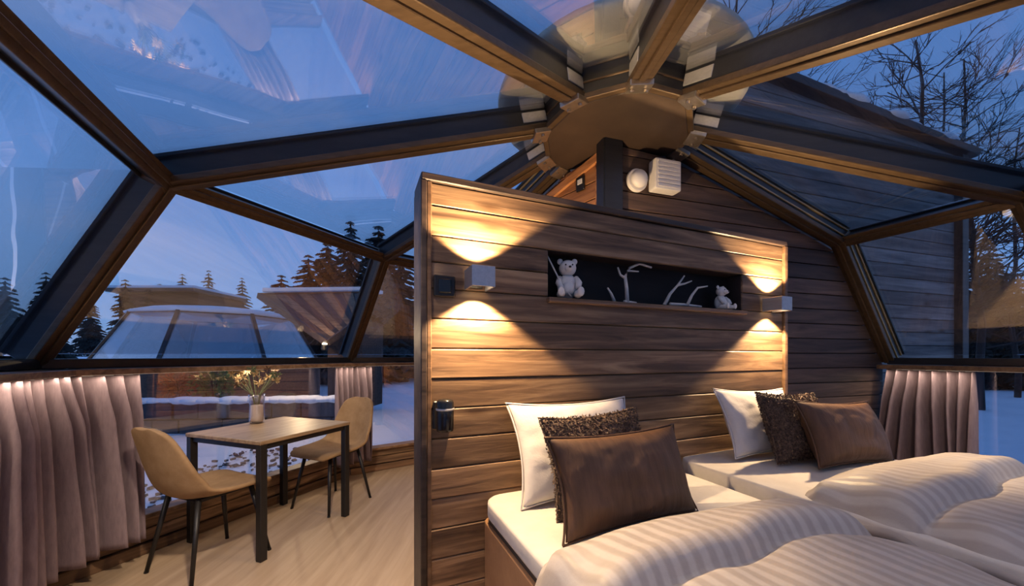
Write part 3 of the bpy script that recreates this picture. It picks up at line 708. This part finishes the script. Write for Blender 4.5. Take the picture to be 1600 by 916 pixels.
# ================================================================ curtains
def curtain(label, path, folds, ztop=1.168, zbot=.17, amp=.032, seed=0, flare=0, lift=None):
    """path: list of xy Vectors along the wall (already inset)"""
    L = [0]
    for a, b in zip(path, path[1:]): L.append(L[-1]+(b-a).length)
    def at(s):
        s = max(0, min(1, s))*L[-1]
        for k in range(len(path)-1):
            if s <= L[k+1] or k == len(path)-2:
                f_ = (s-L[k])/(L[k+1]-L[k]); d = (path[k+1]-path[k]).normalized(); return path[k]+(path[k+1]-path[k])*f_, d
    bm = B(); nu, nv = folds*12, 26; g = []
    rr = random.Random(seed); ph = [rr.uniform(-1.1, 1.1) for _ in range(folds+2)]; am = [rr.uniform(.5, 1.3) for _ in range(folds+2)]
    for j in range(nv+1):
        v = j/nv; z = ztop+(zbot-ztop)*v; row = []
        for i in range(nu+1):
            u_ = i/nu; k = int(u_*folds); fr = u_*folds-k; am_ = am[k]*(1-fr)+am[k+1]*fr; ph_ = ph[k]*(1-fr)+ph[k+1]*fr
            p, d = at(u_ + .02*math.sin(u_*23+seed)*v)
            nn = (Vector((HUB.x, HUB.y, 0))-Vector((p.x, p.y, 0))).normalized()
            A = amp*am_*(.45+.55*min(1, v*4))*(1+.35*v)
            wv = math.sin(2*PI*u_*folds+ph_*(.5+v)); p = p + d*(.50*L[-1]/(2*PI*folds)*math.cos(2*PI*u_*folds+ph_*(.5+v))); wv = abs(wv)**.7*(1 if wv > 0 else -1); p = p + d*(.045*v*math.sin(u_*8+seed))
            gather = .010*math.sin(2*PI*u_*folds*2.0+ph_*3)*max(0, 1-v*5)
            off = nn*(A*wv + gather + .02*v + noise.noise(Vector((u_*6, v*2, seed)))*.012)
            zz = z + (lift(u_)*v if lift else 0)
            row.append(bm.verts.new(Vector((p.x, p.y, 0))+off + d*(flare*v*(u_-.5)) + Vector((0, 0, zz))))
        g.append(row)
    for j in range(nv):
        for i in range(nu): bm.faces.new((g[j][i], g[j][i+1], g[j+1][i+1], g[j+1][i]))
    o = obj('curtain', bm, 'curtain', smooth=True, solid=.004)
    bm = B()
    for a, b in zip(path, path[1:]): bar(bm, (a.x, a.y, ztop+.002), (b.x, b.y, ztop+.002), .012, .014)
    obj('curtain_track', bm, 'alu', o)
    return tag(o, label, 'curtain')
def inset(i, s, dist=.12):
    a, b = BASE[i], BASE[i+1]; d = (b-a).normalized(); nn = Vector((-d.y, d.x, 0)); nn = nn if nn.dot(HUB-a) > 0 else -nn
    return a+(b-a)*s+nn*dist
def corner(i, dist=.12):
    p = BASE[i]; return p + (HUB-p).normalized()*dist*1.06
# side 1 = BASE[1]..BASE[2] (left wall), side 2 = BASE[2]..BASE[3]
curtain('wide mauve gathered curtain at the far left of the room', [inset(1, .82), corner(2, .14), inset(2, .30, .13)], 11, amp=.085, seed=1, flare=.10)
curtain('narrow mauve curtain hanging behind the far chair', [inset(0, .78), corner(1), inset(1, .13)], 6, amp=.05, seed=2)
curtain('mauve gathered curtain right of the beds', [inset(6, .97, .11), inset(6, .50, .11)], 7, amp=.066, seed=3, flare=.12)
curtain('mauve curtain behind the photographer, mirrored in the roof glass, left one', [inset(3, .05), inset(3, .45)], 12, amp=.05, seed=4)
curtain('mauve curtain behind the photographer, mirrored in the roof glass, right one', [inset(4, .35), corner(5), inset(5, .25)], 14, amp=.05, seed=5)

# ================================================================ unseen lamps added under the roof ribs as room fill
def fill_rib_lamp(i, f, label, e, aim, size):
    lp = HR[i].lerp(JN[i], f)
    sp = thing('fill_spot_lamp', label, 'lamp', lp - Vector((0, 0, .045)))
    bm = B(); lathe(bm, [(.045, 0), (.05, -.01), (.05, -.045), (.03, -.05)], 20); obj('housing', bm, 'black', sp)
    bm = B(); lathe(bm, [(.038, -.0505), (.04, -.055), (.02, -.06)], 20); obj('lens', bm, 'glow', sp)
    lamp('SPOT', 'fill_rib_spot', (0, 0, -.075), e, SOFT, sp, spot_size=rad(size), spot_blend=.5, shadow_soft_size=.05, rot=Vector(aim).to_track_quat('-Z', 'Y').to_euler())
fill_rib_lamp(4, .42, 'small round unseen lamp added under the overhead roof rib', BED_FILL, (.22, -.53, -.82), 118)
fill_rib_lamp(3, .62, 'small round unseen lamp added under the upper left roof rib', DINE_FILL, (-.65, 1.75, -2.0), 66)
fill_rib_lamp(5, .6, 'small round unseen lamp added under the upper right roof rib', RIGHT_FILL, (1.5, 1.3, -1.9), 90)
fill_rib_lamp(3, .93, 'small round unseen lamp added at the low end of the upper left roof rib', FLOOR_FILL, (.05, -.55, -1), 130)

# ================================================================ outside
GZ = -.28
bm = B(); n = 90; g = []
for i in range(n+1):
    row = []
    for j in range(n+1):
        a, b = -1+2*i/n, -1+2*j/n; x = 90*a*abs(a)**.8; y = 90*b*abs(b)**.8 + 8
        r_ = math.hypot(x-.6, y-2.3)
        z = GZ + min(1, max(0, (r_-4)/6))*(noise.noise(Vector((x*.25, y*.25, 0)))*.28+.05) + max(0, (r_-14))*.022 + noise.noise(Vector((x*1.3, y*1.3, 3)))*.05*min(1, max(0, (r_-3.6)/2))
        row.append(bm.verts.new((x, y, z)))
    g.append(row)
for i in range(n):
    for j in range(n): bm.faces.new((g[i][j], g[i+1][j], g[i+1][j+1], g[i][j+1]))
gr = obj('ground', bm, 'snow', smooth=True); gr['kind'] = 'structure'; gr['label'] = 'snow covered ground outside the dome'; gr['category'] = 'ground'
def at(px, D, z=GZ): return Vector(((px-800)*D/570, D, z))
def zy(y, D): return 1.28+(556-y)*D/570
# conifers
def conifer_meshes(h, r, seed, m, whorls=24, per=12):
    rr = random.Random(seed); bm = B(); tube(bm, [(0, 0, 0), (.02*h, 0, h*.5), (0, 0, h*.97)], [.028*h*.5, .018*h*.5, .004*h], 7)
    tr = bm; bm = B()
    def spike(p, q, wd):
        d = (q-p).normalized(); s_ = d.cross(Vector((0, 0, 1))).normalized()*wd; u2 = s_.cross(d).normalized()*wd*.7
        v = [bm.verts.new(p+s_), bm.verts.new(p-s_*.6+u2), bm.verts.new(p-s_*.6-u2), bm.verts.new(q)]
        for f_ in ((0, 1, 2), (0, 3, 1), (1, 3, 2), (2, 3, 0)): bm.faces.new([v[i] for i in f_])
    for k in range(whorls):
        s = (k+.3)/whorls; z = h*(.10+.89*s); R = r*(1-s)**.8*rr.uniform(.8, 1.15)+.03*h*.3
        for q in range(per):
            a = 2*PI*q/per + rr.uniform(-.35, .35) + k*.7; Rq = R*rr.uniform(.65, 1.2); d = Vector((math.cos(a), math.sin(a), 0)); c = Vector((-d.y, d.x, 0))
            p = Vector((0, 0, z+.03*h)); tip = p + d*Rq - Vector((0, 0, Rq*rr.uniform(.30, .55))); spike(p, tip, Rq*.10+.03)
            for e in (.35, .55, .75, .92):
                m0 = p.lerp(tip, e-.08)
                for sg in (-1, 1): spike(m0, m0 + d*Rq*.22 + c*sg*Rq*.34*(1.15-e*.7) - Vector((0, 0, Rq*.16)), Rq*.085+.02)
    spike(Vector((0, 0, h*.9)), Vector((0, 0, h*1.04)), .05)
    return tr, bm
def conifer(label, px, D, ytop, rfac=.22, seed=1, m='needle', group=None, z0=GZ, like=None):
    h = (zy(ytop, D)-z0)/1.03
    if like is not None:
        o = dup(like, label, at(px, D, z0), seed*1.3); s = h/like['tree_height']; o.scale = (s*rfac/.22, s*rfac/.22, s)
        if group: o['group'] = group
        return o
    o = thing('spruce_tree', label, 'tree', at(px, D, z0), 0, group); tr, fo = conifer_meshes(h, h*rfac, seed, m)
    obj('trunk', tr, 'bark', o, smooth=True); obj('foliage', fo, m, o); o['tree_height'] = h
    return o
c1 = conifer('dark spruce tree at the far left edge behind the slanted pane', 8, 14, 428, .25, 1)
conifer('slender dark spruce beside the left slanted dome post', 72, 17, 420, .18, 2, like=c1)
c2 = conifer('dark spruce left of the brown cabin outside', 196, 22, 432, .22, 5)
conifer('small spruce touching the left edge of brown cabin', 232, 23, 447, .22, 6, like=c2)
for k, (px, D, y, rf, lb) in enumerate(((440, 21, 425, .30, 'lower spruce at left of the dark clump over the striped roof'), (482, 19, 392, .30, 'tall spruce in the dark clump over the striped roof'), (512, 20, 372, .30, 'spruce second from right in the clump over the striped roof'),
        (548, 18, 338, .24, 'tallest spruce rising past the far joint of the dome'), (592, 21, 346, .30, 'spruce right of the tallest one near the partition'), (628, 24, 385, .30, 'spruce half hidden by the headboard partition edge'))):
    conifer(lb, px, D, y, rf, 8+k, like=(c1, c2)[k % 2])
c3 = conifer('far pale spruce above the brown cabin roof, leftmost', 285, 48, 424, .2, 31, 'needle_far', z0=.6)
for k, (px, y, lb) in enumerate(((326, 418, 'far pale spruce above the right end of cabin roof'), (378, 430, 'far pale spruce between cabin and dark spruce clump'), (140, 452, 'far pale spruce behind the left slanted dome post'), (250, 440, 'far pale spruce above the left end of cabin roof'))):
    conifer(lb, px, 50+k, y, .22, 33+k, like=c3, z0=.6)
for k, (px, D, y, lb) in enumerate(((1500, 15, 400, 'dark spruce just right of the cabin corner post'), (1545, 19, 372, 'spruce in the middle of the right hand pane'), (1590, 14, 415, 'dark spruce at the right edge of the picture'), (1530, 26, 440, 'low far spruce between the right hand trees'), (1640, 20, 360, 'spruce past the right edge of the picture'))):
    conifer(lb, px, D, y, .22, 50+k, like=(c2, c1)[k % 2])
conifer('tall dark pine top seen above the dome hub', 935, 17, -12, .13, 71, like=c2)
# bare birches
def birch(label, px, D, h, seed, r0=.10):
    rr = random.Random(seed); o = thing('bare_tree', label, 'tree', at(px, D)); bt = B(); bb = B()
    pts = [Vector((0, 0, 0))]
    for k in range(8): pts.append(pts[-1] + Vector((rr.uniform(-.12, .12), rr.uniform(-.12, .12), h/8)))
    tube(bt, pts, [r0*(1-.8*k/8) for k in range(9)], 7)
    def grow(p, d, l, r, depth):
        q = p + d*l; mid = p.lerp(q, .5) + Vector((rr.uniform(-1, 1), rr.uniform(-1, 1), rr.uniform(-1, 1)))*l*.08
        tube(bb, [p, mid, q], [r, r*.8, r*.55], 3, caps=False)
        if depth == 0: return
        for k in range(3 if depth > 1 else 2):
            nd = (d + Vector((rr.uniform(-.8, .8), rr.uniform(-.8, .8), rr.uniform(-.35, .55)))).normalized(); grow(p.lerp(q, rr.uniform(.45, 1)), nd, l*rr.uniform(.5, .75), r*.66, depth-1)
    for k in range(44):
        s = rr.uniform(.18, 1); x = s*8; i = min(int(x), 7); p = pts[i].lerp(pts[i+1], x-i); a = rr.uniform(0, 2*PI)
        grow(p, Vector((math.cos(a), math.sin(a), rr.uniform(.25, .8))).normalized(), h*.16*(1.25-s*.7), r0*.32*(1.2-s*.7), 3)
    obj('trunk', bt, 'bark', o, smooth=True); obj('branches', bb, 'bark', o); return o
birch('bare tree with forked crown left of the upper right rib', 1150, 10.5, 13, 3, .10)
birch('bare tree whose trunk stands left in the right roof pane', 1425, 10, 10, 4, .11)
birch('bare tree whose thin trunk stands mid right roof pane', 1472, 12, 11, 5, .09)
birch('bare tree whose trunk stands furthest right in the roof pane', 1532, 9.5, 9.5, 6, .09)
birch('bare tree at the right edge beside the spruces', 1590, 12, 9, 9, .08)

bm = B(); rr = random.Random(12)
for k in range(420):
    x = rr.uniform(-4.4, -2.4); y = rr.uniform(3.0, 6.2)
    if (x+1.74)*.924 - (y-3.9)*.383 > -.35: continue
    q = rr.uniform(.012, .045); box(bm, (x, y, GZ+.02), (q*1.5, q, q*.7), Matrix.Rotation(rr.uniform(0, 3), 3, 'Z') @ Matrix.Rotation(rr.uniform(-.5, .5), 3, 'X'))
rk = obj('rubble', bm, 'stone', bevel=.006); tag(rk, 'scattered dark stones in the snow just outside the dining windows', 'stones'); rk['kind'] = 'stuff'
# brown cabin far left
hb = thing('cabin', 'distant brown cabin with snow on its flat roof, left of the far dome joint', 'building', at(290, 26, .0))
bm = B(); box(bm, (0, 0, 2.6), (5.2, 4, 5.6)); obj('wall', bm, 'house', hb)
bm = B(); box(bm, (0, -.2, 5.52), (5.7, 4.8, .24)); obj('roof', bm, 'edge_dark', hb, bevel=.02)
bm = B(); box(bm, (0, -.2, 5.72), (5.6, 4.7, .22)); obj('snow_cover', bm, 'snow', hb, bevel=.08)
bm = B(); box(bm, (-1.2, -2.03, 3.2), (1.0, .08, 1.2)); f_ = obj('window', bm, 'edge_dark', hb); bm = B(); box(bm, (-1.2, -2.08, 3.2), (.84, .02, 1.04)); obj('pane', bm, 'blackgloss', f_)
# neighbouring low dome with snow
nb = thing('glass_igloo', 'neighbouring low glass igloo with snow around its base', 'building', at(345, 12.5, GZ))
R0, R1, z0, z1 = 3.1, 2.2, 1.25, 2.85
for k in range(8):
    a, b = 2*PI*(k+.3)/8, 2*PI*(k+1.3)/8; pa, pb = Vector((R0*math.cos(a), R0*math.sin(a), z0)), Vector((R0*math.cos(b), R0*math.sin(b), z0)); qa, qb = Vector((R1*math.cos(a), R1*math.sin(a), z1)), Vector((R1*math.cos(b), R1*math.sin(b), z1)); tp = Vector((0, 0, 3.15))
    bm = B(); bar(bm, pa, qa, .10, .10); obj('post', bm, 'frame', nb); bm = B(); bar(bm, qa, qb, .09, .09); obj('ring_bar', bm, 'frame', nb)
    bm = B(); bar(bm, pa, pb, .09, .12); obj('base_bar', bm, 'frame', nb)
    bm = B(); prism(bm, [pa, pb, qb, qa], Vector((math.cos((a+b)/2), math.sin((a+b)/2), .5))*.02); obj('pane', bm, 'glass', nb)
    bm = B(); prism(bm, [Vector((pa.x, pa.y, -.2)), Vector((pb.x, pb.y, -.2)), pb, pa], -Vector((math.cos((a+b)/2), math.sin((a+b)/2), 0))*.05); obj('base_wall', bm, 'house', nb)
bm = B(); lathe(bm, [(2.28, 2.84), (2.3, 2.9), (1.8, 3.05), (.9, 3.16), (.1, 3.2)], 16); obj('snow_roof', bm, 'snow', nb, smooth=True)
# striped roof wedge cabin
wc = thing('cabin_roof', 'overhanging striped board roof of a neighbouring cabin beyond the dining table', 'building', at(500, 9.5, GZ))
def loc9(px, y, D): return Vector(((px-800)*D/570, D, zy(y, D))) - Vector(wc.location)
A_, B_, C_, D_ = loc9(405, 462, 9.2), loc9(568, 459, 10.4), loc9(566, 497, 8.8), loc9(512, 536, 8.0)
for k in range(9):
    s0, s1 = k/9, (k+.92)/9
    p = [A_.lerp(B_, s0), A_.lerp(B_, s1), D_.lerp(C_, s1), D_.lerp(C_, s0)]
    bm = B(); prism(bm, p, (0, .03, .06)); obj('roof_board', bm, 'roofplank' if k % 2 else 'edge_dark', wc)
bm = B(); bar(bm, A_, B_, .10, .12); obj('ridge_board', bm, 'edge_dark', wc); bm = B(); bar(bm, A_, D_, .10, .14); obj('barge_board', bm, 'edge_dark', wc); bm = B(); bar(bm, D_, C_, .08, .12); obj('eave_board', bm, 'edge_dark', wc)
bm = B(); prism(bm, [loc9(512, 534, 8.3), loc9(566, 500, 9.0), loc9(566, 640, 9.6), loc9(512, 640, 8.8)], (.1, 1.2, 0)); obj('wall', bm, 'house', wc)
bm = B(); prism(bm, [A_ + Vector((0, .1, .1)), B_ + Vector((0, .1, .1)), B_ + Vector((0, 1.6, .25)), A_ + Vector((0, 1.6, .25))], (0, 0, .12)); obj('snow_cover', bm, 'snow', wc, bevel=.03)
lc = loc9(520, 548, 8.2) - Vector((0, .35, 0)); bm = B(); lathe(bm, [(.06, 0), (.07, .02), (.07, .10), (.03, .13)], 12, tuple(lc)); el = obj('added_eave_lamp', bm, 'black', wc)  # lamp added here to brighten the striped roof boards
bm = B(); lathe(bm, [(.05, .131), (.055, .14), (.03, .16)], 12, tuple(lc)); obj('lens', bm, 'glow', el)
lamp('POINT', 'added_eave_light', tuple(lc + Vector((-.1, -.7, .35))), 110, WARM, wc, shadow_soft_size=.06)
# low stone terrace wall with snow cap
tw = thing('terrace_wall', 'low dark terrace wall with snow along its top, outside the left windows', 'wall', at(360, 7.2, GZ), rad(6))
x = -3.4; rr = random.Random(5)
for row in range(2):
    x = -3.4 - .2*row
    while x < 2.0:
        l = rr.uniform(.45, .8); bm = B(); box(bm, (x+l/2, rr.uniform(-.02, .02), .17+.33*row), (l-.02, .3, .31)); obj('stone', bm, 'stone', tw, bevel=.02); x += l
bm = B()
for k in range(26): ball(bm, (-3.5+k*.22, rr.uniform(-.03, .03), .68), (.24, .22, rr.uniform(.05, .09)), 8)
obj('snow_cap', bm, 'snow', tw, smooth=True)
def shrub(label, px, D, r, z, m, seed):
    o = thing('shrub', label, 'shrub', at(px, D, GZ)); bm = B(); rr = random.Random(seed)
    for q in range(420):
        d = Vector((rr.gauss(0, 1), rr.gauss(0, 1), rr.gauss(0, .8))).normalized(); p = Vector((0, 0, z)) + d*r*rr.uniform(.3, 1); s_ = d.cross(Vector((.2, .9, .4))).normalized()*.035; u2 = d.cross(s_).normalized()*.02
        v = [bm.verts.new(p-d*.04), bm.verts.new(p+s_), bm.verts.new(p+d*.07), bm.verts.new(p-s_), bm.verts.new(p+u2)]
        for f_ in ((0, 1, 4), (1, 2, 4), (2, 3, 4), (3, 0, 4), (0, 3, 2, 1)): bm.faces.new([v[i] for i in f_])
    obj('leaves', bm, m, o)
    bm = B()
    for k in range(6):
        a = k*1.05; tube(bm, [(0, 0, 0), (math.cos(a)*r*.3, math.sin(a)*r*.3, z*.7), (math.cos(a)*r*.7, math.sin(a)*r*.7, z+r*.3)], [.03, .02, .008], 5)
    obj('stems', bm, 'bark', o)
shrub('reddish shrub behind the snowy terrace wall', 282, 8.6, .42, .85, 'leafred', 1)
shrub('green shrub behind the snowy terrace wall, left of the vase', 335, 8.6, .48, .9, 'leaf', 2)

# ---------------------------------------------------------------- groups of repeated things
GROUPS = {'dining_chair': 'tan shell chairs at the dining table', 'pillow': 'white pillows on the beds', 'cushion': 'brown cushions on the beds', 'bed': 'two single beds',
          'duvet': 'striped duvets', 'curtain': 'mauve curtains under the ring rail', 'wall_sconce': 'up and down wall lamps', 'fill_spot_lamp': 'unseen round lamps added under the roof ribs',
          'spruce_tree': 'spruces outside the dome', 'bare_tree': 'bare trees outside the dome', 'reindeer_antler': 'antlers in the headboard niche', 'bear_figurine': 'white bears in the headboard niche', 'shrub': 'shrubs behind the terrace wall'}
for o in C.objects:
    k = o.name.split('.')[0]
    if k in GROUPS and o.parent is None: o['group'] = GROUPS[k]
